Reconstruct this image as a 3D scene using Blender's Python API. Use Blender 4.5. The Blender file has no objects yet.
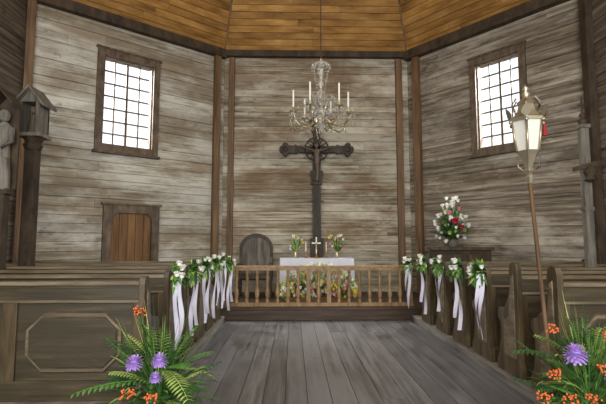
import bpy, math, random
from mathutils import Vector, Matrix
random.seed(7)
R=random.random
def U(a,b): return a+(b-a)*R()
def lin(c):
    o=[]
    for x in c:
        x=x/255.0
        o.append(x/12.92 if x<=0.04045 else ((x+0.055)/1.055)**2.4)
    return (o[0],o[1],o[2],1.0)

# ------------------------------------------------------------ materials
def new_mat(name):
    m=bpy.data.materials.new(name); m.use_nodes=True
    nt=m.node_tree; b=nt.nodes['Principled BSDF']
    return m,nt,b
def plain(name,c,rough=0.6,metal=0.0,trans=0.0,var=0.0,sss=0.0,scale=20):
    m,nt,b=new_mat(name)
    b.inputs['Roughness'].default_value=rough
    b.inputs['Metallic'].default_value=metal
    b.inputs['Transmission Weight'].default_value=trans
    n=nt.nodes.new('ShaderNodeTexNoise'); n.inputs['Scale'].default_value=scale
    tc=nt.nodes.new('ShaderNodeTexCoord'); nt.links.new(tc.outputs['Object'],n.inputs['Vector'])
    g=nt.nodes.new('ShaderNodeNewGeometry')
    mr=nt.nodes.new('ShaderNodeMapRange'); mr.inputs[3].default_value=1-var; mr.inputs[4].default_value=1+var
    ad=nt.nodes.new('ShaderNodeMath'); ad.operation='ADD'; nt.links.new(g.outputs['Random Per Island'],ad.inputs[0]); nt.links.new(n.outputs['Fac'],ad.inputs[1])
    h=nt.nodes.new('ShaderNodeMath'); h.operation='MULTIPLY'; h.inputs[1].default_value=0.5
    nt.links.new(ad.outputs[0],h.inputs[0]); nt.links.new(h.outputs[0],mr.inputs[0])
    hs=nt.nodes.new('ShaderNodeHueSaturation'); hs.inputs['Color'].default_value=lin(c)
    nt.links.new(mr.outputs[0],hs.inputs['Value']); nt.links.new(hs.outputs[0],b.inputs['Base Color'])
    return m
def wood(name,c0,c1,c2,gs,rough=0.6,island=0.2,bump=0.3,patch=None,pscale=0.6,plo=0.45,phi=0.6,patch2=None,spec=0.4,p2scale=0.5,streak=None):
    m,nt,b=new_mat(name); L=nt.links.new
    tc=nt.nodes.new('ShaderNodeTexCoord')
    mp=nt.nodes.new('ShaderNodeMapping'); mp.inputs['Scale'].default_value=gs
    g=nt.nodes.new('ShaderNodeNewGeometry')
    off=nt.nodes.new('ShaderNodeVectorMath'); off.operation='SCALE'; off.inputs[0].default_value=(13.1,7.7,5.3)
    L(g.outputs['Random Per Island'],off.inputs['Scale'])
    ad=nt.nodes.new('ShaderNodeVectorMath'); ad.operation='ADD'
    L(tc.outputs['Object'],mp.inputs['Vector']); L(mp.outputs[0],ad.inputs[0]); L(off.outputs[0],ad.inputs[1])
    n=nt.nodes.new('ShaderNodeTexNoise'); n.inputs['Scale'].default_value=1.0; n.inputs['Detail'].default_value=8; n.inputs['Roughness'].default_value=0.65
    L(ad.outputs[0],n.inputs['Vector'])
    r=nt.nodes.new('ShaderNodeValToRGB'); e=r.color_ramp.elements
    e[0].position=0.3; e[0].color=lin(c0); e[1].position=0.72; e[1].color=lin(c2)
    k=e.new(0.5); k.color=lin(c1)
    L(n.outputs['Fac'],r.inputs[0])
    col=r.outputs[0]
    lst=[(patch,pscale,3.0,0.5,1.6,plo,phi,.8),(patch2,p2scale,17.0,0.5,1.3,plo+.02,phi+.03,.75)]
    if streak:
        lst.append((streak,1.0,31.0,1.1,14,.57,.68,.7))
        lst.append((streak,1.3,53.0,1.3,2.2,.60,.68,.6))
    for (pc,sc,seedoff,lx,lz,lo,hi,am) in lst:
        if pc is None: continue
        mp2=nt.nodes.new('ShaderNodeMapping'); mp2.inputs['Location'].default_value=(seedoff,seedoff,seedoff)
        mp2.inputs['Scale'].default_value=tuple((lx if q<3 else lz) for q in gs)
        L(tc.outputs['Object'],mp2.inputs['Vector'])
        pn=nt.nodes.new('ShaderNodeTexNoise'); pn.inputs['Scale'].default_value=sc; pn.inputs['Detail'].default_value=9; pn.inputs['Roughness'].default_value=0.7
        L(mp2.outputs[0],pn.inputs['Vector'])
        pm=nt.nodes.new('ShaderNodeMapRange'); pm.inputs[1].default_value=lo; pm.inputs[2].default_value=hi; pm.inputs[4].default_value=am
        L(pn.outputs['Fac'],pm.inputs[0])
        mx=nt.nodes.new('ShaderNodeMixRGB'); mx.inputs[2].default_value=lin(pc)
        L(pm.outputs[0],mx.inputs[0]); L(col,mx.inputs[1]); col=mx.outputs[0]
    mr=nt.nodes.new('ShaderNodeMapRange'); mr.inputs[3].default_value=1-island; mr.inputs[4].default_value=1+island
    L(g.outputs['Random Per Island'],mr.inputs[0])
    hs=nt.nodes.new('ShaderNodeHueSaturation'); L(mr.outputs[0],hs.inputs['Value']); L(col,hs.inputs['Color'])
    L(hs.outputs[0],b.inputs['Base Color'])
    b.inputs['Roughness'].default_value=rough
    b.inputs['Specular IOR Level'].default_value=spec
    bp=nt.nodes.new('ShaderNodeBump'); bp.inputs['Strength'].default_value=bump; bp.inputs['Distance'].default_value=0.01
    L(n.outputs['Fac'],bp.inputs['Height']); L(bp.outputs[0],b.inputs['Normal'])
    return m

M={}
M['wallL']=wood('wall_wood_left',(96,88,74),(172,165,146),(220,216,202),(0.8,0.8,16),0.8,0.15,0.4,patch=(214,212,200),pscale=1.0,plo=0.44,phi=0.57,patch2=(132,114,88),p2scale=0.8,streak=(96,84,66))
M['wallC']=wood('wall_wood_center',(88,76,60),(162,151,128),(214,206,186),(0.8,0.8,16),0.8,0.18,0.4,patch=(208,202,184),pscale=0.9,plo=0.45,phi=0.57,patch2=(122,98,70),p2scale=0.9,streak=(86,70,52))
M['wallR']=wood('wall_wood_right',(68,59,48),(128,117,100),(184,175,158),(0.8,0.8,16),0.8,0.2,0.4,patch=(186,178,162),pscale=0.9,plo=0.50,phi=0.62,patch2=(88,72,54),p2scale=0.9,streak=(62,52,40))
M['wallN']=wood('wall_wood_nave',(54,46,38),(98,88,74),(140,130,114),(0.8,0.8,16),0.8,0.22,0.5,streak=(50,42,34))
M['gap']=plain('dark_gap',(36,28,20),0.9)
M['ceil']=wood('ceiling_boards',(112,78,38),(168,122,62),(204,160,94),(1.2,1.2,5),0.5,0.2,0.2)
M['post']=wood('post_wood',(76,56,38),(116,90,62),(146,118,84),(14,14,1.0),0.6,0.12,0.3)
M['dark']=wood('dark_beam_wood',(42,34,26),(68,56,42),(92,76,58),(6,6,3),0.7,0.12,0.3)
M['frame']=wood('window_frame_wood',(60,50,40),(96,82,66),(124,108,90),(8,8,4),0.7,0.12,0.3)
M['doorw']=wood('door_wood',(76,52,28),(112,80,46),(138,102,62),(14,14,1.2),0.6,0.15,0.3)
M['floor']=wood('floor_boards',(64,64,65),(108,107,107),(146,144,144),(14,0.8,3),0.31,0.2,0.25,patch=(126,125,126),pscale=1.0,spec=0.55)
M['base']=plain('underfloor',(46,40,36),0.8,var=0.2)
M['plinth']=wood('plinth_wood',(78,74,68),(122,116,108),(150,144,136),(3,1.0,6),0.75,0.15,0.4)
M['dais']=wood('dais_wood',(42,32,24),(72,56,42),(98,80,62),(1,6,12),0.5,0.12,0.3)
M['pew']=wood('pew_wood',(36,31,21),(68,59,42),(98,86,64),(1.4,6,14),0.4,0.2,0.3,patch=(64,58,44),pscale=1.2)
M['pewend']=wood('pew_end_wood',(40,33,22),(76,64,44),(108,92,66),(10,10,1.6),0.4,0.18,0.3)
M['pewcap']=wood('pew_cap_wood',(74,64,48),(112,99,78),(144,130,106),(1.4,6,14),0.33,0.14,0.2)  # lighter brown cap wood, with the rail's highlight put into its colour
M['rail']=wood('rail_wood',(108,82,54),(156,126,88),(186,158,118),(10,10,2),0.42,0.12,0.2)
M['white']=plain('white_cloth',(232,232,236),0.85,var=0.04)
M['ribbon']=plain('satin_ribbon',(232,230,246),0.4,var=0.08)
M['lace']=plain('lace_cloth',(226,226,238),0.9,var=0.12,scale=60)
M['gold']=plain('gilt_metal',(190,150,70),0.35,0.8)
M['silver']=plain('silver_metal',(188,174,138),0.3,0.75)
M['oldmetal']=plain('lantern_metal',(170,160,136),0.3,0.7,var=0.15)
M['crystal']=plain('chandelier_crystal',(224,222,212),0.08,0.0,0.7)
M['candle']=plain('candle_wax',(240,236,220),0.5)
M['rope']=plain('hanging_cord',(70,60,46),0.8)
M['lglass']=plain('lantern_glass',(244,242,230),0.15,0.0,0.3)
M['red']=plain('red_tassel',(150,30,34),0.7,var=0.2)
M['leafD']=plain('leaf_dark',(58,98,48),0.55,var=0.4)
M['leafM']=plain('leaf_mid',(92,140,66),0.55,var=0.35)
M['leafL']=plain('leaf_light',(170,196,104),0.55,var=0.3)
M['wflower']=plain('white_petals',(246,244,236),0.7,var=0.05)
M['lilac']=plain('lilac_petals',(182,148,222),0.7,var=0.2)
M['pink']=plain('pink_petals',(222,130,164),0.7,var=0.2)
M['crimson']=plain('crimson_petals',(160,24,54),0.7,var=0.2)
M['orange']=plain('orange_berries',(220,108,58),0.4,var=0.2)
M['yellow']=plain('yellow_petals',(240,220,100),0.6,var=0.15)
M['terra']=plain('terracotta',(186,92,48),0.75,var=0.1)
M['basket']=plain('wicker_basket',(120,90,54),0.75,var=0.2)
M['grey']=wood('weathered_grey_wood',(70,66,57),(112,107,97),(150,145,133),(12,12,1.5),0.8,0.12,0.4)
M['black']=wood('crucifix_wood',(36,30,24),(60,51,42),(88,76,63),(9,9,2),0.6,0.12,0.3)
M['corpus']=plain('carved_figure_wood',(104,90,74),0.6,var=0.15)
def glassmat():
    m=bpy.data.materials.new('window_glass'); m.use_nodes=True; nt=m.node_tree
    for n in list(nt.nodes): nt.nodes.remove(n)
    o=nt.nodes.new('ShaderNodeOutputMaterial'); t=nt.nodes.new('ShaderNodeBsdfTransparent'); g=nt.nodes.new('ShaderNodeBsdfGlossy')
    g.inputs['Roughness'].default_value=0.05
    mx=nt.nodes.new('ShaderNodeMixShader'); mx.inputs[0].default_value=0.05
    nt.links.new(t.outputs[0],mx.inputs[1]); nt.links.new(g.outputs[0],mx.inputs[2]); nt.links.new(mx.outputs[0],o.inputs[0])
    return m
M['glass']=glassmat()

# ------------------------------------------------------------ mesh builder
class MB:
    def __init__(s): s.v=[];s.f=[];s.m=[];s.s=[];s.mats=[]
    def mi(s,k):
        if k not in s.mats: s.mats.append(k)
        return s.mats.index(k)
    def add(s,vs,fs,k,smooth=False):
        o=len(s.v); s.v+= [tuple(p) for p in vs]; i=s.mi(k)
        for f in fs: s.f.append([o+a for a in f]); s.m.append(i); s.s.append(smooth)
    def hexa(s,p,k): s.add(p,[(0,3,2,1),(4,5,6,7),(0,1,5,4),(1,2,6,5),(2,3,7,6),(3,0,4,7)],k)
    def bx(s,x0,x1,y0,y1,z0,z1,k): s.hexa([(x0,y0,z0),(x1,y0,z0),(x1,y1,z0),(x0,y1,z0),(x0,y0,z1),(x1,y0,z1),(x1,y1,z1),(x0,y1,z1)],k)
    def prism(s,pts,vec,k,smooth=False):
        n=len(pts); vec=Vector(vec); a=[Vector(p) for p in pts]; b=[p+vec for p in a]
        fs=[list(range(n))[::-1],[n+i for i in range(n)]]+[(i,(i+1)%n,n+(i+1)%n,n+i) for i in range(n)]
        s.add(a+b,fs,k,smooth)
    def lathe(s,prof,c,k,seg=12,smooth=True,sx=1,sy=1):
        vs=[];fs=[]
        for r,z in prof:
            for i in range(seg):
                a=2*math.pi*i/seg; vs.append((c[0]+r*math.cos(a)*sx,c[1]+r*math.sin(a)*sy,c[2]+z))
        for j in range(len(prof)-1):
            for i in range(seg):
                i2=(i+1)%seg; fs.append((j*seg+i,j*seg+i2,(j+1)*seg+i2,(j+1)*seg+i))
        s.add(vs,fs,k,smooth)
        s.add(vs[:seg],[list(range(seg))[::-1]],k); s.add(vs[-seg:],[list(range(seg))],k)
    def tube(s,path,rad,k,seg=6):
        path=[Vector(p) for p in path]; n=len(path)
        if not isinstance(rad,(list,tuple)): rad=[rad]*n
        vs=[];fs=[]
        for i,p in enumerate(path):
            t=(path[min(i+1,n-1)]-path[max(i-1,0)]).normalized()
            up=Vector((0,0,1)) if abs(t.z)<0.9 else Vector((1,0,0))
            a=t.cross(up).normalized(); b=t.cross(a).normalized()
            for j in range(seg):
                th=2*math.pi*j/seg; vs.append(p+(a*math.cos(th)+b*math.sin(th))*rad[i])
        for i in range(n-1):
            for j in range(seg):
                j2=(j+1)%seg; fs.append((i*seg+j,i*seg+j2,(i+1)*seg+j2,(i+1)*seg+j))
        fs.append(list(range(seg))); fs.append([(n-1)*seg+j for j in range(seg)][::-1])
        s.add(vs,fs,k,True)
    def ball(s,c,r,k,seg=8,rings=5,sc=(1,1,1)):
        vs=[(c[0],c[1],c[2]-r*sc[2])];fs=[]
        for j in range(1,rings):
            ph=-math.pi/2+math.pi*j/rings
            for i in range(seg):
                a=2*math.pi*i/seg; vs.append((c[0]+r*math.cos(ph)*math.cos(a)*sc[0],c[1]+r*math.cos(ph)*math.sin(a)*sc[1],c[2]+r*math.sin(ph)*sc[2]))
        vs.append((c[0],c[1],c[2]+r*sc[2])); t=len(vs)-1
        for i in range(seg):
            i2=(i+1)%seg; fs.append((0,1+i2,1+i)); fs.append((t,1+(rings-2)*seg+i,1+(rings-2)*seg+i2))
            for j in range(rings-2): fs.append((1+j*seg+i,1+j*seg+i2,1+(j+1)*seg+i2,1+(j+1)*seg+i))
        s.add(vs,fs,k,True)
    def leaf(s,p,d,L,w,droop,k,prof=(0.25,1.0,0.75,0.05)):
        p=Vector(p); d=Vector(d).normalized(); up=Vector((0,0,1))
        if abs(d.z)>0.95: up=Vector((1,0,0))
        sd=d.cross(up).normalized(); n=len(prof); vs=[];fs=[]
        for i,q in enumerate(prof):
            t=i/(n-1); c=p+d*L*t+Vector((0,0,-droop*t*t)); vs+=[c-sd*w*q*0.5,c+sd*w*q*0.5]
        for i in range(n-1): fs.append((2*i,2*i+1,2*i+3,2*i+2))
        s.add(vs,fs,k)
    def fern(s,p,d,L,droop,k,n=12,pl=0.1):
        p=Vector(p); d=Vector(d).normalized(); sd=d.cross(Vector((0,0,1)))
        if sd.length<0.05: sd=Vector((1,0,0))
        sd.normalize(); pts=[]
        for i in range(n+1):
            t=i/n; pts.append(p+d*L*t+Vector((0,0,-droop*t*t)))
        s.tube(pts,0.003,k,3)
        for i in range(1,n+1):
            t=i/n; l=pl*math.sin(math.pi*min(1,0.15+0.85*(1-t)))+0.015
            fw=(pts[i]-pts[i-1]).normalized()
            for sg in (-1,1): s.leaf(pts[i],sd*sg+fw*0.5,l,l*0.3,l*0.2,k,(0.5,1,0.1))
    def puff(s,c,r,k,n=90):
        c=Vector(c)
        for i in range(n):
            z=1-1.7*(i+0.5)/n; a=i*2.39996; q=math.sqrt(max(0,1-z*z))
            s.leaf(c,(q*math.cos(a),q*math.sin(a)-0.2,z),r*U(0.85,1.1),r*0.24,r*0.15,k,(0.3,1,0.7))
        s.ball(c,r*0.5,k,6,4)
    def rose(s,c,r,k):
        s.ball(c,r*0.6,k,7,5); c=Vector(c)
        for i in range(9):
            a=i*2.4; e=0.1+0.09*i
            d=Vector((math.cos(a)*math.cos(e),math.sin(a)*math.cos(e),math.sin(e)))
            s.leaf(c,d,r,r*0.9,-r*0.25,k,(0.4,1.0,0.6))
    def build(s,name,bevel=0,parent=None):
        me=bpy.data.meshes.new(name); me.from_pydata(s.v,[],s.f); me.update()
        for k in s.mats: me.materials.append(M[k])
        me.polygons.foreach_set('material_index',s.m); me.polygons.foreach_set('use_smooth',s.s); me.update()
        o=bpy.data.objects.new(name,me); bpy.context.scene.collection.objects.link(o)
        if bevel:
            b=o.modifiers.new('bevel','BEVEL'); b.width=bevel; b.segments=2; b.limit_method='ANGLE'; b.angle_limit=math.radians(50)
        if parent: o.parent=parent
        return o

# ------------------------------------------------------------ room shell
H=6.5
PL=[(-5.28,-3.0),(-5.28,8.27),(-1.81,11.0),(3.03,11.0),(5.60,7.82),(5.60,-3.0)]
class Wall:
    def __init__(s,a,b):
        s.a=Vector((a[0],a[1],0)); s.d=Vector((b[0]-a[0],b[1]-a[1],0)); s.L=s.d.length; s.d.normalize()
        n=Vector((s.d.y,-s.d.x,0)); c=Vector((0.3,5,0))
        if (c-s.a).dot(n)<0: n=-n
        s.n=n
    def p(s,t,z,d): q=s.a+s.d*t+s.n*d; return (q.x,q.y,z)
    def box(s,mb,t0,t1,z0,z1,d0,d1,k):
        mb.hexa([s.p(t0,z0,d0),s.p(t1,z0,d0),s.p(t1,z0,d1),s.p(t0,z0,d1),s.p(t0,z1,d0),s.p(t1,z1,d0),s.p(t1,z1,d1),s.p(t0,z1,d1)],k)
def boards(name,W,k,ops=(),z1=H,rh=0.2):
    mb=MB(); rows=[0.0]
    while rows[-1]<z1-0.01: rows.append(min(z1,rows[-1]+rh*U(0.85,1.15)))
    bk=sorted(set(rows+[o[2] for o in ops]+[o[3] for o in ops]))
    for i in range(len(bk)-1):
        za,zb=bk[i],bk[i+1]
        if zb-za<0.002: continue
        segs=[(0,W.L)]
        for o in ops:
            if za>=o[2]-1e-4 and zb<=o[3]+1e-4:
                ns=[]
                for a,b in segs:
                    if o[0]>a: ns.append((a,min(b,o[0])))
                    if o[1]<b: ns.append((max(a,o[1]),b))
                segs=ns
        for a,b in segs:
            W.box(mb,a-(0.16 if a==0 else 0),b+(0.16 if b==W.L else 0),za,zb,-0.22,-0.05,'gap')
            off=U(-0.008,0.008); x=a
            while x<b-1e-3:
                e=min(b,x+U(2.2,5.5)) 
                if b-e<0.6: e=b
                W.box(mb,x+0.002,e-0.002,za+U(0.003,0.007),zb-0.004,-0.05,off,k); x=e
    return mb.build(name)
WL=Wall((-1.81,11),(-5.28,8.27)); WC=Wall((-1.81,11),(3.03,11)); WR=Wall((3.03,11),(5.60,7.82))
NL=Wall((-5.28,8.27),(-5.28,-3)); NR=Wall((5.6,7.82),(5.6,-3))
wl=(1.87,2.95,3.60,5.57); wr=(1.90,2.86,3.60,5.57)
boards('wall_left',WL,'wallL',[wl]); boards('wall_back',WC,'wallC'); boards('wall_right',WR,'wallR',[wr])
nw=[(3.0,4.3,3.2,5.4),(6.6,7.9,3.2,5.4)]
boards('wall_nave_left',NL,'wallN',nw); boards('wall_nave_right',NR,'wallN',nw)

def window(name,W,o,cols=4,rows=7):
    mb=MB(); a,b,z0,z1=o; f=0.14
    for (t0,t1,q0,q1) in ((a-f,a,z0-f,z1+f),(b,b+f,z0-f,z1+f),(a,b,z1,z1+f),(a,b,z0-f,z0)):
        W.box(mb,t0,t1,q0,q1,0.0,0.07,'frame')
    W.box(mb,a-f-0.04,b+f+0.04,z0-f-0.05,z0-f,0.0,0.12,'frame')
    W.box(mb,a-f-0.03,b+f+0.03,z1+f,z1+f+0.04,0.0,0.1,'frame')
    for (t0,t1,q0,q1) in ((a,a+0.03,z0,z1),(b-0.03,b,z0,z1),(a+0.03,b-0.03,z1-0.03,z1),(a+0.03,b-0.03,z0,z0+0.03)):
        W.box(mb,t0,t1,q0,q1,-0.2,0.0,'frame')
    for i in range(1,cols):
        t=a+(b-a)*i/cols; w=0.024 if i*2==cols else 0.014; W.box(mb,t-w,t+w,z0+.03,z1-.03,-0.15,-0.12,'frame')
    for i in range(1,rows):
        z=z0+(z1-z0)*i/rows; W.box(mb,a+.03,b-.03,z-0.014,z+0.014,-0.148,-0.122,'frame')
    W.box(mb,a+.03,b-.03,z0+.03,z1-.03,-0.137,-0.133,'glass')
    return mb.build(name)
window('window_1',WL,wl); window('window_2',WR,wr)
for i,(W,o) in enumerate([(NL,nw[0]),(NL,nw[1]),(NR,nw[0]),(NR,nw[1])]): window('window_%d'%(i+3),W,o)

# door on left wall
mb=MB(); a,b,zt=1.66,2.86,2.30; f=0.17
WL.box(mb,a,a+f,0,zt,0.01,0.10,'frame'); WL.box(mb,b-f,b,0,zt,0.01,0.10,'frame'); WL.box(mb,a+f,b-f,zt-f,zt,0.01,0.10,'frame')
for (t,sg) in ((a+f,1),(b-f,-1)):
    mb.prism([WL.p(t,zt-f,0.01),WL.p(t+sg*0.12,zt-f,0.01),WL.p(t,zt-f-0.12,0.01)],WL.n*0.085,'frame')
n=5; w=(b-a-2*f)/n
for i in range(n): WL.box(mb,a+f+i*w+0.003,a+f+(i+1)*w-0.003,0.0,zt-f,0.01,0.045+0.004*(i%2),'doorw')
WL.box(mb,a-0.04,b+0.04,zt,zt+0.05,0.01,0.13,'frame')
mb.build('door_1',0.006)

# posts + cornice trims
def trim(name,fn):
    mb=MB(); fn(mb); return mb.build(name,0.008)
trim('trim_1',lambda m:WL.box(m,0.16,0.32,0,H-0.2,0.0,0.13,'post'))
trim('trim_2',lambda m:WC.box(m,0.14,0.28,0,H-0.2,0.0,0.13,'post'))
trim('trim_3',lambda m:WC.box(m,WC.L-0.34,WC.L-0.18,0,H-0.2,0.0,0.13,'post'))
trim('trim_4',lambda m:WR.box(m,0.22,0.40,0,H-0.2,0.0,0.13,'post'))
trim('trim_5',lambda m:WL.box(m,WL.L-0.15,WL.L-0.0,0,H-0.2,0.0,0.12,'post'))
trim('trim_6',lambda m:NR.box(m,0.06,0.24,0,H-0.2,0.0,0.14,'dark'))
trim('trim_7',lambda m:(WL.box(m,0.02,WL.L,H-0.22,H,0.0,0.16,'dark')))
trim('trim_8',lambda m:(WC.box(m,0.0,WC.L,H-0.16,H,0.0,0.14,'dark')))
trim('trim_9',lambda m:(WR.box(m,0.02,WR.L,H-0.24,H,0.0,0.18,'dark')))
trim('trim_10',lambda m:NL.box(m,0.02,NL.L,H-0.22,H,0.0,0.16,'dark'))
trim('trim_11',lambda m:NR.box(m,0.02,NR.L,H-0.22,H,0.0,0.16,'dark'))

# ceiling
def offset(P,w):
    out=[]
    n=len(P)
    for i in range(n):
        if i==0: out.append((P[0][0]+w,P[0][1])); continue
        if i==n-1: out.append((P[i][0]-w,P[i][1])); continue
        p=Vector(P[i]); d1=(p-Vector(P[i-1])).normalized(); d2=(Vector(P[i+1])-p).normalized()
        n1=Vector((d1.y,-d1.x)); n2=Vector((d2.y,-d2.x))
        q=(n1+n2); q=q/(1+n1.dot(n2)); out.append(tuple(p+q*w))
    return out
w_in,rise=1.9,2.1
IN=offset(PL,w_in)
mb=MB()
for i in range(len(PL)-1):
    A=Vector((*PL[i],H)); B=Vector((*PL[i+1],H)); C=Vector((*IN[i+1],H+rise)); D=Vector((*IN[i],H+rise))
    nn=(B-A).cross(D-A).normalized()
    if nn.z<0: nn=-nn
    mb.prism([A+nn*0.05,B+nn*0.05,C+nn*0.05,D+nn*0.05],nn*0.1,'gap')
    rows=17
    for r in range(rows):
        t0=(r+0.035)/rows; t1=(r+0.965)/rows
        e=nn*U(0,0.01)
        a=A.lerp(D,t0)+e; b_=B.lerp(C,t0)+e; c=B.lerp(C,t1)+e; d=A.lerp(D,t1)+e
        cuts=[0,U(.3,.7),1]
        for j in range(2):
            s0,s1=cuts[j]+0.0005,cuts[j+1]-0.0005
            q=[a.lerp(b_,s0),a.lerp(b_,s1),d.lerp(c,s1),d.lerp(c,s0)]
            mb.hexa(q+[x+nn*0.045 for x in q],'ceil')
pts=[(x,y,H+rise) for x,y in IN]
mb.prism(pts,(0,0,0.1),'ceil')
mb.build('ceiling')
mb=MB()
for i in (1,2,3,4):
    mb.tube([(*PL[i],H),(*IN[i],H+rise)],0.025,'post',6)
mb.build('trim_12')

# floor
mb=MB()
mb.bx(-5.5,5.8,-3,11.2,-0.2,-0.03,'base')
x=-5.28
while x<5.6:
    w=U(0.2,0.27); x2=min(5.6,x+w); y=-3.0
    while y<8.5:
        y2=min(8.5,y+U(3.5,6)); 
        if 8.5-y2<1: y2=8.5
        mb.bx(x+0.003,x2-0.003,y+0.003,y2-0.003,-0.03,U(-0.003,0.0),'floor'); y=y2
    x=x2
mb.build('floor')
mb=MB()
mb.prism([(-4.93,8.5,0.0),(5.0,8.5,0.0),(2.98,10.98,0.0),(-1.78,10.98,0.0)],(0,0,0.2),'dais')
mb.prism([(-4.93,8.46,0.2),(5.0,8.46,0.2),(2.98,10.98,0.2),(-1.78,10.98,0.2)],(0,0,0.05),'dais')
mb.build('floor_dais',0.006)
for nm,x0,x1 in (('floor_platform_left',-5.2,-1.3),('floor_platform_right',2.3,5.52)):
    mb=MB(); mb.bx(x0,x1,3.7,8.45,0,0.07,'plinth')
    if x0<0: mb.bx(x1-0.14,x1,3.7,8.45,0.07,0.1,'plinth'); mb.bx(x0,x1-0.145,3.7,8.45,0.07,0.1,'plinth')
    else: mb.bx(x0,x0+0.14,3.7,8.45,0.07,0.1,'plinth'); mb.bx(x0+0.145,x1,3.7,8.45,0.07,0.1,'plinth')
    mb.build(nm,0.01)

# ------------------------------------------------------------ pews
def pew(xa,xw,yb,hend):
    mb=MB(); x0,x1=min(xa,xw),max(xa,xw); zb=0.1
    mb.bx(x0+.05,x1-.05,yb-0.015,yb+0.02,zb+0.08,1.12,'pew')
    mb.bx(x0+.05,x1-.05,yb-0.075,yb+0.05,1.135,1.17,'pewcap')
    mb.bx(x0+.05,x1-.05,yb-0.045,yb+0.03,1.11,1.135,'pew')
    mb.bx(x0+.05,x1-.05,yb-0.040,yb-0.015,0.98,1.11,'pew')
    mb.bx(x0+.05,x1-.05,yb-0.040,yb-0.015,zb+0.0,zb+0.18,'pew')
    mb.bx(x0+.05,x1-.05,yb-0.050,yb-0.040,0.975,1.0,'pewcap')
    L=x1-x0-0.1; n=max(1,round(L/1.25)); pw=L/n
    for i in range(n+1):
        c=x0+.05+i*pw; a=max(x0+.05,c-0.07); b=min(x1-.05,c+0.07)
        mb.bx(a,b,yb-0.039,yb-0.015,zb+0.18,0.98,'pewend')
    for i in range(n):
        a=x0+.05+i*pw+0.16; b=a+pw-0.32; z0,z1=0.36,0.88; c=0.15
        for (g,th,mm) in ((-0.015,0.006,'dark'),(0,0.026,'pewcap'),(0.03,0.034,'dark'),(0.042,0.042,'pew')):  # dark rings put groove shade into the colour to strengthen the panel relief
            o=[(a+g,z0+c),(a+c,z0+g),(b-c,z0+g),(b-g,z0+c),(b-g,z1-c),(b-c,z1-g),(a+c,z1-g),(a+g,z1-c)]
            mb.prism([(p,yb-0.015,q) for p,q in o],(0,-th,0),mm)
    mb.bx(x0+.05,x1-.05,yb+0.02,yb+0.42,0.52,0.56,'pew')
    mb.bx(x0+.05,x1-.05,yb+0.34,yb+0.37,zb,0.52,'pew')
    h=hend
    for xe in (xa,xw):
        t=0.055 if xe==x0 else -0.055
        pr=[(-0.09,zb),(-0.09,0.2),(-0.065,0.26),(-0.065,h-0.06),(-0.045,h),(0.03,h+0.015),(0.08,h-0.02),(0.10,h-0.1),(0.09,h-0.24),(0.13,h-0.36),(0.24,0.80),(0.35,0.79),(0.40,0.74),(0.40,0.68),(0.34,0.62),(0.34,0.5),(0.38,0.3),(0.44,0.2),(0.44,zb)]
        mb.prism([(xe,yb+a,b) for a,b in pr],(t,0,0),'pewend')
        s=-1 if t>0 else 1
        mb.prism([(xe,yb+a,b) for a,b in [(0.0,0.3),(0.24,0.3),(0.24,0.66),(0.12,0.72),(0.05,h-0.15),(0.0,h-0.12)]],(s*0.012,0,0),'pewcap')
    return mb.build('church_pew',0.006)
LY=[4.1,4.86,5.62,6.38,7.14,7.86]; RY=[3.9,4.6,5.3,6.0,6.75,7.55]
for y in LY: pew(-1.36,-5.0 if y<7.6 else -4.9,y,1.2)
for i,y in enumerate(RY): pew(2.36,5.35 if y<7.4 else 5.2,y,1.3 if i<2 else 1.2)

# ------------------------------------------------------------ balustrade
mb=MB(); y=8.62; z0=0.25
xa,xb=-1.36,2.38
mb.bx(xa,xb,y-0.05,y+0.05,z0,z0+0.07,'rail'); mb.bx(xa,xb,y-0.055,y+0.055,z0+0.70,z0+0.75,'rail'); mb.bx(xa-0.01,xb+0.01,y-0.075,y+0.075,z0+0.75,z0+0.79,'rail')
prof=[(0.035,0),(0.035,0.06),(0.02,0.075),(0.034,0.10),(0.047,0.17),(0.038,0.25),(0.02,0.31),(0.033,0.335),(0.02,0.36),(0.03,0.42),(0.036,0.48),(0.022,0.56),(0.034,0.575),(0.034,0.63)]
N=18
for i in range(N+1):
    x=xa+0.05+(xb-xa-0.1)*i/N
    if i in (0,8,10,N):
        mb.bx(x-0.04,x+0.04,y-0.045,y+0.045,z0+0.07,z0+0.70,'rail')
    else: mb.lathe(prof,(x,y,z0+0.07),'rail',10)
mb.build('altar_rail',0.005)

# ------------------------------------------------------------ altar
mb=MB(); ax0,ax1,ay0,ay1,at=-0.28,1.36,9.75,10.35,1.12
mb.bx(ax0+.06,ax1-.06,ay0+.06,ay1-.04,0.25,at-0.04,'pew'); mb.bx(ax0,ax1,ay0,ay1,at-0.04,at,'pew')
mb.bx(ax0+.02,ax1-.02,ay0+.03,ay1-.02,0.25,0.33,'pew')
mb.build('altar_table',0.006)
mb=MB(); vs=[];fs=[]
x0,x1,y0,y1=ax0-0.012,ax1+0.012,ay0-0.012,ay1+0.012
def per(t):
    w,h=x1-x0,y1-y0; P=2*(w+h); d=t*P
    if d<w: return (x0+d,y0,0,-1)
    d-=w
    if d<h: return (x1,y0+d,1,0)
    d-=h
    if d<w: return (x1-d,y1,0,1)
    d-=w
    return (x0,y1-d,-1,0)
n=96
for j in range(5):
    for i in range(n):
        px,py,nx,ny=per(i/n); wv=(0.012+0.012*math.sin(i*1.1))*j/4+0.002
        dz=0.0 if j==0 else 0.14*j+ (0.015*abs(math.sin(i*0.9)) if j==4 else 0)
        vs.append((px+nx*wv,py+ny*wv,at+0.012-dz))
for j in range(4):
    for i in range(n):
        i2=(i+1)%n; fs.append((j*n+i,j*n+i2,(j+1)*n+i2,(j+1)*n+i))
fs.append(list(range(n)))
mb.add(vs,fs,'lace'); mb.build('altar_cloth')

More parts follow.
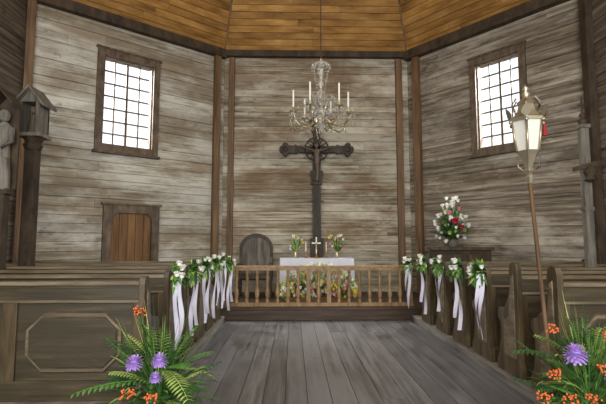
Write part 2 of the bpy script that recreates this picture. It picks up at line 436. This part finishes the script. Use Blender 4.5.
mb=MB(); c=(0.54,10.0,at+0.013)
mb.lathe([(0.07,0),(0.07,0.015),(0.04,0.03),(0.02,0.05),(0.012,0.08),(0.02,0.1),(0.01,0.12)],c,'gold',12)
mb.bx(c[0]-.013,c[0]+.013,c[1]-.008,c[1]+.008,c[2]+.11,c[2]+.46,'candle'); mb.bx(c[0]-.09,c[0]+.09,c[1]-.007,c[1]+.007,c[2]+.33,c[2]+.36,'candle')
for dx,dz in ((0,.47),(-.09,.345),(.09,.345)): mb.ball((c[0]+dx,c[1],c[2]+dz),.02,'candle',6,4)
mb.tube([(c[0],c[1]-.015,c[2]+.2),(c[0],c[1]-.02,c[2]+.3),(c[0],c[1]-.02,c[2]+.36)],[.006,.012,.01],'gold')
mb.build('altar_crucifix')

def vase_flowers(name,c,hh,cols,spread=0.2,n=20):
    mb=MB(); mb.lathe([(0.03,0),(0.05,0.03),(0.055,0.09),(0.03,0.14),(0.04,0.16)],c,'silver',12)
    b=Vector((c[0],c[1],c[2]+0.15))
    for i in range(70):
        a=U(0,6.28); mb.leaf(b,(math.cos(a)*U(.3,1),math.sin(a)*U(.3,1),U(.3,2.2)),U(.14,.46),0.035,U(0,.1),random.choice(['leafM','leafL','leafD']))
    for i in range(n):
        a=U(0,6.28); r=U(0,spread); p=b+Vector((r*math.cos(a),r*math.sin(a)*.7,U(.05,hh)))
        mb.tube([b,p],0.003,'leafM',3); mb.rose(p,U(.03,.05),random.choice(cols))
    mb.build(name)
vase_flowers('altar_flower_vase',(0.06,9.98,at+.013),0.36,['wflower','yellow','wflower'])
vase_flowers('altar_flower_vase',(1.02,9.98,at+.013),0.38,['wflower','yellow','wflower','pink'])
for x in (0.30,0.78):
    mb=MB(); mb.lathe([(.05,0),(.05,.01),(.015,.03),(.012,.12),(.03,.14),(.015,.15)],(x,10.1,at+.013),'gold',10); mb.lathe([(.012,.15),(.012,.36),(.004,.37)],(x,10.1,at+.013),'candle',8); mb.build('altar_candlestick')

mb=MB()
mb.bx(-0.1,1.2,9.02,9.26,0.25,0.38,'basket')
for i in range(1300):
    x=U(-0.25,1.35); e=1-((x-0.55)/0.95)**2; z=0.36+U(0,0.70)*max(0.3,e); a=U(0,6.28)
    mb.leaf((x,9.14,z),(math.cos(a),math.sin(a)-.3,U(-.2,1)),U(.08,.22),U(.025,.05),U(0,.08),random.choice(['leafL','leafL','leafM','leafL']))
for i in range(210):
    x=U(-0.25,1.35); z=0.38+U(0,0.72)*max(0.35,1-((x-0.55)/0.95)**2)
    mb.rose((x,9.14-U(.10,.26),z),U(.03,.055),random.choice(['wflower','yellow','wflower','yellow','leafL','pink','wflower','yellow']))
mb.build('altar_flower_arrangement')

# carved armchair
mb=MB(); cx,cy=-0.88,10.15; z=0.25
for dx in (-.36,.36):
    for dy in (-.26,.22): mb.bx(cx+dx-.03,cx+dx+.03,cy+dy-.03,cy+dy+.03,z,z+(.72 if dy<0 else .9),'pewend')
    mb.bx(cx+dx-.045,cx+dx+.045,cy-.33,cy+.25,z+.72,z+.76,'pewend')
mb.bx(cx-.38,cx+.38,cy-.3,cy+.24,z+.42,z+.5,'pewend')
arc=[(cx-.4,z+.35),(cx+.4,z+.35),(cx+.4,z+1.1)]+[(cx+.4*math.cos(t),z+1.1+.36*math.sin(t)) for t in [math.pi*i/12 for i in range(1,12)]]+[(cx-.4,z+1.1)]
mb.prism([(a,cy+.25,b) for a,b in arc],(0,.05,0),'black')
arc2=[(cx+(a-cx)*.82,z+.9+(b-z-.9)*.82) for a,b in arc]
mb.prism([(a,cy+.25,b) for a,b in arc2],(0,-.02,0),'grey')
mb.build('carved_armchair',0.006)

# ------------------------------------------------------------ large crucifix
mb=MB(); cx,cy=0.60,10.80
def flare(p0,p1,w):
    p0=Vector((p0[0],0,p0[1])); p1=Vector((p1[0],0,p1[1])); d=(p1-p0).normalized(); s=Vector((d.z,0,-d.x)); L=(p1-p0).length
    prof=[(0,w),(L-.46,w),(L-.42,w*1.5),(L-.36,w*1.1),(L-.24,w*1.15),(L-.2,w*1.9),(L-.13,w*2.15),(L-.09,w*1.7),(L-.06,w*.9),(L-.03,w*.95),(L,w*.45)]
    pts=[p0+d*a+s*b for a,b in prof]+[p0+d*a-s*b for a,b in prof[::-1]]
    mb.prism([(q.x,cy,q.z) for q in pts],(0,.1,0),'black')
    q=p0+d*(L-.15); mb.ball((q.x,cy,q.z),.07,'black',10,6,(1,.5,1))
flare((cx,3.86),(cx-.95,3.86),.085); flare((cx,3.86),(cx+.95,3.86),.085); flare((cx,3.86),(cx,4.74),.085)
mb.bx(cx-.10,cx+.10,cy-.01,cy+.11,0.25,3.86,'black')
mb.bx(cx-.16,cx+.16,cy-.05,cy+.12,0.25,1.6,'black')
mb.bx(cx-.14,cx+.14,cy-.03,cy+.11,2.95,3.02,'black')
mb.prism([(cx-.17,cy-.03,3.3),(cx+.17,cy-.03,3.3),(cx+.11,cy-.03,3.05),(cx-.11,cy-.03,3.05)],(0,.12,0),'black')
for q in range(4):
    a0=math.pi/2*q; pts=[(cx+.3*math.cos(a0+math.pi/2*t/8),cy-.0,3.86+.3*math.sin(a0+math.pi/2*t/8)) for t in range(9)]
    mb.tube(pts,.022,'black',5)
for i in range(16):
    a=math.pi/8*i+.2; l=.42 if i%2 else .33
    mb.tube([(cx+.1*math.cos(a),cy-.02,3.86+.1*math.sin(a)),(cx+l*math.cos(a),cy-.01,3.86+l*math.sin(a))],[.022,.006],'black',4)
mb.tube([(cx,cy-.05,3.05),(cx+.02,cy-.08,3.3),(cx,cy-.06,3.5)],[.035,.045,.06],'corpus',8)
mb.tube([(cx,cy-.06,3.48),(cx,cy-.07,3.65),(cx,cy-.06,3.8),(cx,cy-.06,3.87)],[.07,.06,.085,.03],'corpus',8)
mb.ball((cx-.01,cy-.08,3.93),.055,'corpus',8,6,(1,1,1.25))
for s in (-1,1): mb.tube([(cx+s*.06,cy-.06,3.8),(cx+s*.22,cy-.05,3.86),(cx+s*.4,cy-.03,3.93)],[.03,.024,.016],'corpus',6)
mb.build('wooden_crucifix',0.005)

# ------------------------------------------------------------ chandelier
mb=MB(); cx,cy=0.43,6.5; zb=3.2
mb.tube([(cx,cy,4.36),(cx,cy,H+rise)],0.008,'rope',5)
mb.lathe([(0.01,1.18),(0.03,1.14),(0.012,1.12),(0.05,1.10),(0.13,1.09),(0.15,1.06),(0.08,1.03),(0.035,0.99),(0.05,0.95),(0.03,0.9),(0.018,0.84),(0.045,0.8),(0.05,0.76),(0.02,0.72),(0.03,0.66),(0.075,0.6),(0.09,0.54),(0.05,0.48),(0.02,0.44),(0.035,0.38),(0.12,0.34),(0.16,0.31),(0.11,0.26),(0.06,0.22),(0.09,0.16),(0.08,0.1),(0.03,0.06),(0.04,0.03),(0.01,0.0)],(cx,cy,zb),'crystal',14)
mb.tube([(cx,cy,zb+.0),(cx,cy,zb+1.18)],0.014,'silver',6)
def drop(p,l=.05,k='crystal'):
    mb.add([(p[0],p[1],p[2]),(p[0]+.014,p[1],p[2]-l*.6),(p[0],p[1]+.014,p[2]-l*.6),(p[0]-.014,p[1],p[2]-l*.6),(p[0],p[1]-.014,p[2]-l*.6),(p[0],p[1],p[2]-l)],[(0,1,2),(0,2,3),(0,3,4),(0,4,1),(5,2,1),(5,3,2),(5,4,3),(5,1,4)],k)
for i in range(14):
    a=6.283*i/14
    drop((cx+.145*math.cos(a),cy+.145*math.sin(a),zb+1.06),.07); drop((cx+.155*math.cos(a),cy+.155*math.sin(a),zb+.31),.08)
    drop((cx+.085*math.cos(a),cy+.085*math.sin(a),zb+.54),.06)
for i in range(6):
    a=6.283*i/6+.08; ca,sa=math.cos(a),math.sin(a)
    def Q(r,z): return (cx+r*ca,cy+r*sa,zb+z)
    mb.tube([Q(.05,.2),Q(.14,.12),Q(.24,.08),Q(.34,.12),Q(.41,.2),Q(.43,.3)],[.016,.014,.013,.013,.012,.014],'silver',7)
    mb.lathe([(.012,0),(.055,.015),(.06,.03),(.02,.025),(.022,.07),(.028,.08)],Q(.43,.3),'silver',10)
    mb.lathe([(.0135,0),(.0135,.27),(.009,.28)],Q(.43,.38),'candle',8)
    for k in range(6):
        b=6.283*k/6; q=Q(.43,.31); drop((q[0]+.055*math.cos(b),q[1]+.055*math.sin(b),q[2]),.08)
    mb.tube([Q(.05,.42),Q(.13,.52),Q(.22,.56),Q(.28,.50),Q(.27,.43),Q(.23,.44)],[.010,.010,.009,.008,.007,.005],'crystal',6)
    a2=a+.52; ca,sa=math.cos(a2),math.sin(a2)
    mb.tube([Q(.05,.36),Q(.12,.5),Q(.2,.55),Q(.26,.50),Q(.25,.43),Q(.21,.44)],[.010,.010,.009,.008,.007,.005],'crystal',6)
    mb.tube([Q(.08,.22),Q(.2,.1),Q(.36,.06),Q(.49,.14),Q(.53,.26),Q(.49,.36),Q(.43,.33),Q(.44,.27)],[.012,.012,.011,.010,.009,.008,.006,.005],'silver',6)
    drop(Q(.28,.5),.08); drop(Q(.49,.13),.08); drop(Q(.36,.05),.08); drop(Q(.2,.09),.08); drop(Q(.53,.25),.08)
    for t in (0.1,0.2,.3,.4,.5,.6,.7,.8,.9):
        mb.ball((cx+(.15+.3*t)*ca,cy+(.15+.3*t)*sa,zb+.31+.04*t-.12*math.sin(math.pi*t)),.012,'crystal',6,4)
        mb.ball((cx+(.05+.09*(1-t))*ca,cy+(.05+.09*(1-t))*sa,zb+.6+.45*(1-t)),.010,'crystal',6,4)
mb.build('crystal_chandelier')

# ------------------------------------------------------------ processional lantern
mb=MB(); bx,by=2.235,3.74; tx=2.10; zt=2.10
mb.tube([(bx,by,0.0),(tx,by,zt)],0.018,'post',8)
mb.tube([(bx-.072*.9,by,1.12),(2.31,by+.12,1.12)],0.01,'dark',6)
c=(tx,by,zt)
mb.lathe([(.02,-.05),(.035,0),(.025,.03),(.05,.06),(.03,.09),(.045,.13),(.075,.2),(.10,.24)],c,'oldmetal',6,False)
mb.lathe([(.088,.24),(.128,.5),(.128,.51)],c,'lglass',6,False)
for i in range(6):
    a=6.283*i/6; mb.tube([(c[0]+.10*math.cos(a),by+.10*math.sin(a),zt+.24),(c[0]+.138*math.cos(a),by+.138*math.sin(a),zt+.51)],.010,'oldmetal',5)
    b=a; mb.leaf((c[0]+.14*math.cos(b),by+.14*math.sin(b),zt+.53),(math.cos(b)*.5,math.sin(b)*.5,1),.11,.08,0,'oldmetal')
    mb.ball((c[0]+.15*math.cos(b),by+.15*math.sin(b),zt+.5),.018,'oldmetal',6,4)
    mb.tube([(c[0]+.1*math.cos(b),by+.1*math.sin(b),zt+.60),(c[0]+.13*math.cos(b),by+.13*math.sin(b),zt+.66),(c[0]+.09*math.cos(b),by+.09*math.sin(b),zt+.72)],.008,'oldmetal',4)
    mb.tube([(c[0]+.05*math.cos(a),by+.05*math.sin(a),zt+.06),(c[0]+.1*math.cos(a),by+.1*math.sin(a),zt+.1),(c[0]+.1*math.cos(a),by+.1*math.sin(a),zt+.2)],.006,'oldmetal',4)
mb.lathe([(.145,.505),(.15,.53),(.12,.55),(.085,.6),(.07,.66),(.085,.68),(.06,.70),(.03,.73)],c,'oldmetal',6,False)
mb.lathe([(.02,.72),(.04,.76),(.015,.79),(.03,.81),(.005,.85)],c,'oldmetal',8)
mb.tube([(c[0],by,zt+.24),(c[0],by,zt+.4)],.02,'candle',8)
mb.tube([(c[0]+.152,by,zt+.54),(c[0]+.158,by,zt+.48),(c[0]+.158,by,zt+.38)],[.006,.014,.02],'red',6)
mb.build('processional_lantern')

# ------------------------------------------------------------ wayside shrine on post (left)
mb=MB(); x,y=-4.22,6.97; z=0.1
mb.bx(x-.085,x+.085,y-.085,y+.085,z,3.22,'dark')
mb.lathe([(.12,3.0),(.15,3.08),(.11,3.12),(.17,3.2)],(x,y,0),'dark',8,False)
mb.bx(x-.19,x+.19,y-.18,y+.18,3.2,3.26,'grey'); mb.bx(x-.16,x+.16,y+.1,y+.14,3.26,3.76,'grey')
for dx in (-.16,.125): mb.bx(x+dx,x+dx+.035,y-.15,y+.14,3.26,3.76,'grey')
for dx in (-.16,.125): mb.bx(x+dx-.01,x+dx+.045,y-.18,y-.14,3.26,3.76,'grey')
mb.prism([(x-.16,y-.15,3.76),(x+.16,y-.15,3.76),(x,y-.15,3.98)],(0,.3,0),'grey')
for s in (-1,1):
    mb.hexa([(x,y-.22,3.98),(x+s*.24,y-.22,3.68),(x+s*.24,y+.2,3.68),(x,y+.2,3.98),(x,y-.22,4.03),(x+s*.25,y-.22,3.72),(x+s*.25,y+.2,3.72),(x,y+.2,4.03)],'grey')
mb.tube([(x,y-.02,3.26),(x,y-.02,3.45),(x,y-.02,3.58)],[.08,.06,.03],'corpus',8); mb.ball((x,y-.03,3.63),.04,'corpus')
mb.build('wayside_shrine_post',0.005)

# carved statue post at far left
mb=MB(); x,y=-4.17,6.21
mb.bx(x-.08,x+.08,y-.07,y+.07,0.1,2.2,'dark')
mb.bx(x-.12,x+.12,y-.09,y+.09,2.2,2.28,'dark')
mb.tube([(x,y-.03,2.28),(x+.03,y-.05,2.5),(x-.02,y-.03,2.75)],[.12,.10,.11],'grey',10)
mb.tube([(x-.02,y-.03,2.73),(x,y-.03,2.95),(x+.01,y-.03,3.15),(x+.01,y-.03,3.24)],[.12,.09,.12,.045],'grey',10)
mb.ball((x+.02,y-.06,3.33),.075,'grey',10,7,(1,1,1.25))
for s in (-1,1): mb.tube([(x+s*.11,y-.03,3.15),(x+s*.15,y-.08,2.95),(x+s*.05,y-.16,2.85)],[.045,.038,.03],'grey',7)
mb.prism([(x-.15,y+.06,2.28),(x+.15,y+.06,2.28),(x+.15,y+.06,3.5),(x,y+.06,3.72),(x-.15,y+.06,3.5)],(0,.03,0),'dark')
for s in (-1,1): mb.hexa([(x,y-.18,3.68),(x+s*.19,y-.18,3.46),(x+s*.19,y+.09,3.46),(x,y+.09,3.68),(x,y-.18,3.72),(x+s*.2,y-.18,3.5),(x+s*.2,y+.09,3.5),(x,y+.09,3.72)],'dark')
mb.build('carved_saint_statue_post',0.004)

# carved post right
mb=MB(); x,y=4.57,6.55
mb.bx(x-.06,x+.06,y-.05,y+.05,0.1,3.3,'grey')
mb.bx(x-.08,x+.08,y-.07,y+.07,3.3,3.36,'grey')
mb.bx(x-.075,x+.075,y-.06,y+.06,2.0,2.06,'grey')
mb.lathe([(.05,3.36),(.07,3.42),(.03,3.47),(.05,3.52),(.02,3.56),(.01,3.82)],(x,y,0),'dark',8)
mb.tube([(x-.07,y,3.68),(x+.07,y,3.68)],.01,'dark',5)
mb.hexa([(x-.24,y-.09,2.60),(x+.36,y-.09,2.74),(x+.36,y-.05,2.74),(x-.24,y-.05,2.60),(x-.24,y-.09,2.67),(x+.36,y-.09,2.84),(x+.36,y-.05,2.84),(x-.24,y-.05,2.67)],'dark')
mb.lathe([(.02,0),(.09,.03),(.05,.08),(.1,.16),(.05,.22),(.02,.25)],(x-.0,y-.11,2.44),'dark',8)
mb.build('carved_wooden_post',0.004)

# ------------------------------------------------------------ side pedestal + bouquet
mb=MB(); 
mb.bx(2.95,4.15,8.95,9.3,0.25,1.34,'dark'); mb.bx(2.9,4.2,8.9,9.33,1.34,1.40,'pewend'); mb.bx(2.92,4.18,8.92,9.31,0.25,0.37,'pewend')
for a,b in ((3.03,3.5),(3.58,4.07)): mb.bx(a,b,8.935,8.95,0.5,1.25,'pewend')
mb.build('side_altar_cabinet',0.006)
mb=MB(); c=(3.38,9.08,1.40)
mb.lathe([(.05,0),(.09,.04),(.1,.10),(.06,.14),(.07,.16)],c,'grey',14)
b=Vector((c[0],c[1],c[2]+.16))
for i in range(420):
    a=U(0,6.28); e=U(-.25,1.4); d=Vector((math.cos(a)*math.cos(e),math.sin(a)*math.cos(e),math.sin(e)))
    p=b+Vector((d.x*.32,d.y*.18,d.z*.68))*U(0,1); mb.leaf(p,d+Vector((0,0,.25)),U(.12,.28),U(.03,.07),U(0,.06),random.choice(['leafM','leafD','leafM']))
for i in range(76):
    a=U(0,6.28); e=U(-.1,1.5); d=Vector((math.cos(a)*math.cos(e),math.sin(a)*math.cos(e),math.sin(e)))
    p=b+Vector((d.x*.38,d.y*.24,d.z*.88))*U(.6,1.05); mb.rose(p,U(.04,.07),random.choice(['wflower','wflower','pink','wflower','wflower','leafL']))
mb.rose(b+Vector((-.02,-.25,.36)),.10,'crimson'); mb.rose(b+Vector((.12,-.22,.24)),.07,'crimson'); mb.rose(b+Vector((-.14,-.22,.54)),.07,'pink')
mb.build('flower_arrangement')

# ------------------------------------------------------------ pew end bouquets + ribbons
def pew_bouquet(x,y,z,sg,r=.15):
    mb=MB(); c=Vector((x,y,z))
    for i in range(150):
        a=U(0,6.28); e=U(-1.3,1.4); d=Vector((math.cos(a)*math.cos(e),math.sin(a)*math.cos(e),math.sin(e)))
        if d.x*sg>0.15: d.x*=-1
        mb.leaf(c,d,r*U(.8,1.4),.055,.04,random.choice(['leafD','leafM','leafM','leafL']))
    for i in range(5):
        a=U(0,6.28); e=U(-.4,1.2); d=Vector((math.cos(a)*math.cos(e),math.sin(a)*math.cos(e),math.sin(e)))
        if d.x*sg>0.1: d.x*=-1
        mb.rose(c+d*r*.85,U(.034,.048),'wflower')
    for k in range(2):
        w=.026; L=(.82,.66)[k]*U(.92,1.05); vs=[];fs=[];n=14; ph=U(0,6)
        for i in range(n+1):
            t=i/n; xx=x-sg*(.03+.05*k)-sg*.015*math.sin(ph+t*6); yy=y-.06-.02*k+.02*math.sin(ph+t*5)
            th=.5+.9*math.sin(ph+t*4)
            vs+=[(xx-w*math.cos(th),yy-w*math.sin(th),z-.03-L*t),(xx+w*math.cos(th),yy+w*math.sin(th),z-.03-L*t)]
        for i in range(n): fs.append((2*i,2*i+1,2*i+3,2*i+2))
        mb.add(vs,fs,'ribbon',True)
    mb.build('pew_bouquet')
for y in LY[1:]: pew_bouquet(-1.29,y-.04,1.17,-1)
pew_bouquet(-1.24,8.31,1.1,-1)
for y in RY[2:]: pew_bouquet(2.29,y-.04,1.17,1)
pew_bouquet(2.24,8.31,1.1,1)

# ------------------------------------------------------------ big floor bouquets
def big(name,c,puffs,berries,seed,wid=.6,top=.85):
    random.seed(seed); mb=MB()
    mb.lathe([(.09,0),(.12,.04),(.14,.2),(.15,.26),(.13,.26)],c,'terra',16)
    b=Vector((c[0],c[1],.28))
    for i in range(48):
        a=U(0,6.28); e=U(.1,1.45); d=Vector((math.cos(a)*math.cos(e),math.sin(a)*math.cos(e)*.55,math.sin(e)))
        mb.fern(b+Vector((0,0,U(0,.3))),d,U(.35,wid+.05),U(.02,.22),random.choice(['leafM','leafM','leafD','leafL']),16,.075)
    for i in range(700):
        a=U(0,6.28); e=U(-.2,1.5); d=Vector((math.cos(a)*math.cos(e),math.sin(a)*math.cos(e)*.6,math.sin(e)))
        mb.leaf(b+Vector((d.x*.38,d.y*.3,d.z*.5))*U(.05,1),d,U(.06,.2),U(.012,.04),U(0,.10),random.choice(['leafM','leafD','leafD','leafM','leafL']))
    for i in range(80):
        a=U(0,6.28); e=U(.7,1.5); d=Vector((math.cos(a)*math.cos(e),math.sin(a)*math.cos(e)*.6,math.sin(e)))
        mb.leaf(b,d,U(.5,top),.010,U(0,.2),random.choice(['leafM','leafL']),(0.6,1,.8,.6,.1))
    for p,r in puffs: mb.tube([b,p],.004,'leafM',4); mb.puff(p,r,'lilac')
    for p,r in berries:
        mb.tube([b,p],.005,'leafD',4); p=Vector(p)
        for i in range(28):
            q=Vector((U(-1,1),U(-1,1),U(-.7,.7)))*r; mb.tube([p-Vector((0,0,.03)),p+q],.002,'leafD',3); mb.ball(p+q,.0085,'orange',6,4)
    mb.build(name)
big('floor_flower_bouquet',(-1.02,3.45,0),[((-1.10,3.1,.70),.065),((-.92,3.08,.72),.06),((-.95,3.10,.60),.045)],[((-1.19,3.42,1.0),.05),((-.98,3.1,.46),.045),((-1.14,3.1,.49),.04)],3,.6,.92)
big('floor_flower_bouquet',(2.24,3.32,0),[((1.95,3.0,.77),.085),((2.2,3.0,.60),.05)],[((1.74,3.05,.46),.045),((1.90,3.0,.46),.045),((2.16,3.0,.66),.045),((1.92,3.2,.90),.04),((2.06,3.0,.46),.045),((2.26,3.1,.86),.04),((1.83,3.05,.62),.04)],11,.58,.92)

# ------------------------------------------------------------ lights, world, camera
w=bpy.data.worlds.new('sky_world'); bpy.context.scene.world=w; w.use_nodes=True
bg=w.node_tree.nodes['Background']; bg.inputs[0].default_value=(0.95,0.975,1.0,1); bg.inputs[1].default_value=1.5
def area(name,loc,target,sx,sy,e,col):
    l=bpy.data.lights.new(name,'AREA'); l.shape='RECTANGLE'; l.size=sx; l.size_y=sy; l.energy=e; l.color=col
    o=bpy.data.objects.new(name,l); bpy.context.scene.collection.objects.link(o); o.location=loc
    o.rotation_euler=(Vector(target)-Vector(loc)).to_track_quat('-Z','Y').to_euler(); return o
for nm,W,o,dv,e in (('daylight_window_left',WL,wl,(-1.9,.3,1.7),2400),('daylight_window_right',WR,wr,(2.0,.1,1.7),2400)):
    t=(o[0]+o[1])/2; z=(o[2]+o[3])/2; q=Vector(W.p(t,z,0)); p=q+Vector(dv)
    area(nm,p,q,2.0,2.0,e,(.97,.99,1))
area('fill_nave_rear',(0.2,-2.6,3.6),(0.4,9,2.6),8,4,600,(1,.98,.95))  # added fill lamp behind the camera, in place of light from nave windows
cam=bpy.data.cameras.new('camera'); co=bpy.data.objects.new('camera',cam); bpy.context.scene.collection.objects.link(co)
co.location=(0,0,1.55); co.rotation_euler=(math.radians(95.05),0,math.radians(-1.33)); cam.sensor_width=36; cam.lens=25.54
bpy.context.scene.camera=co
sc=bpy.context.scene; sc.view_settings.view_transform='Standard'; sc.view_settings.exposure=0.0
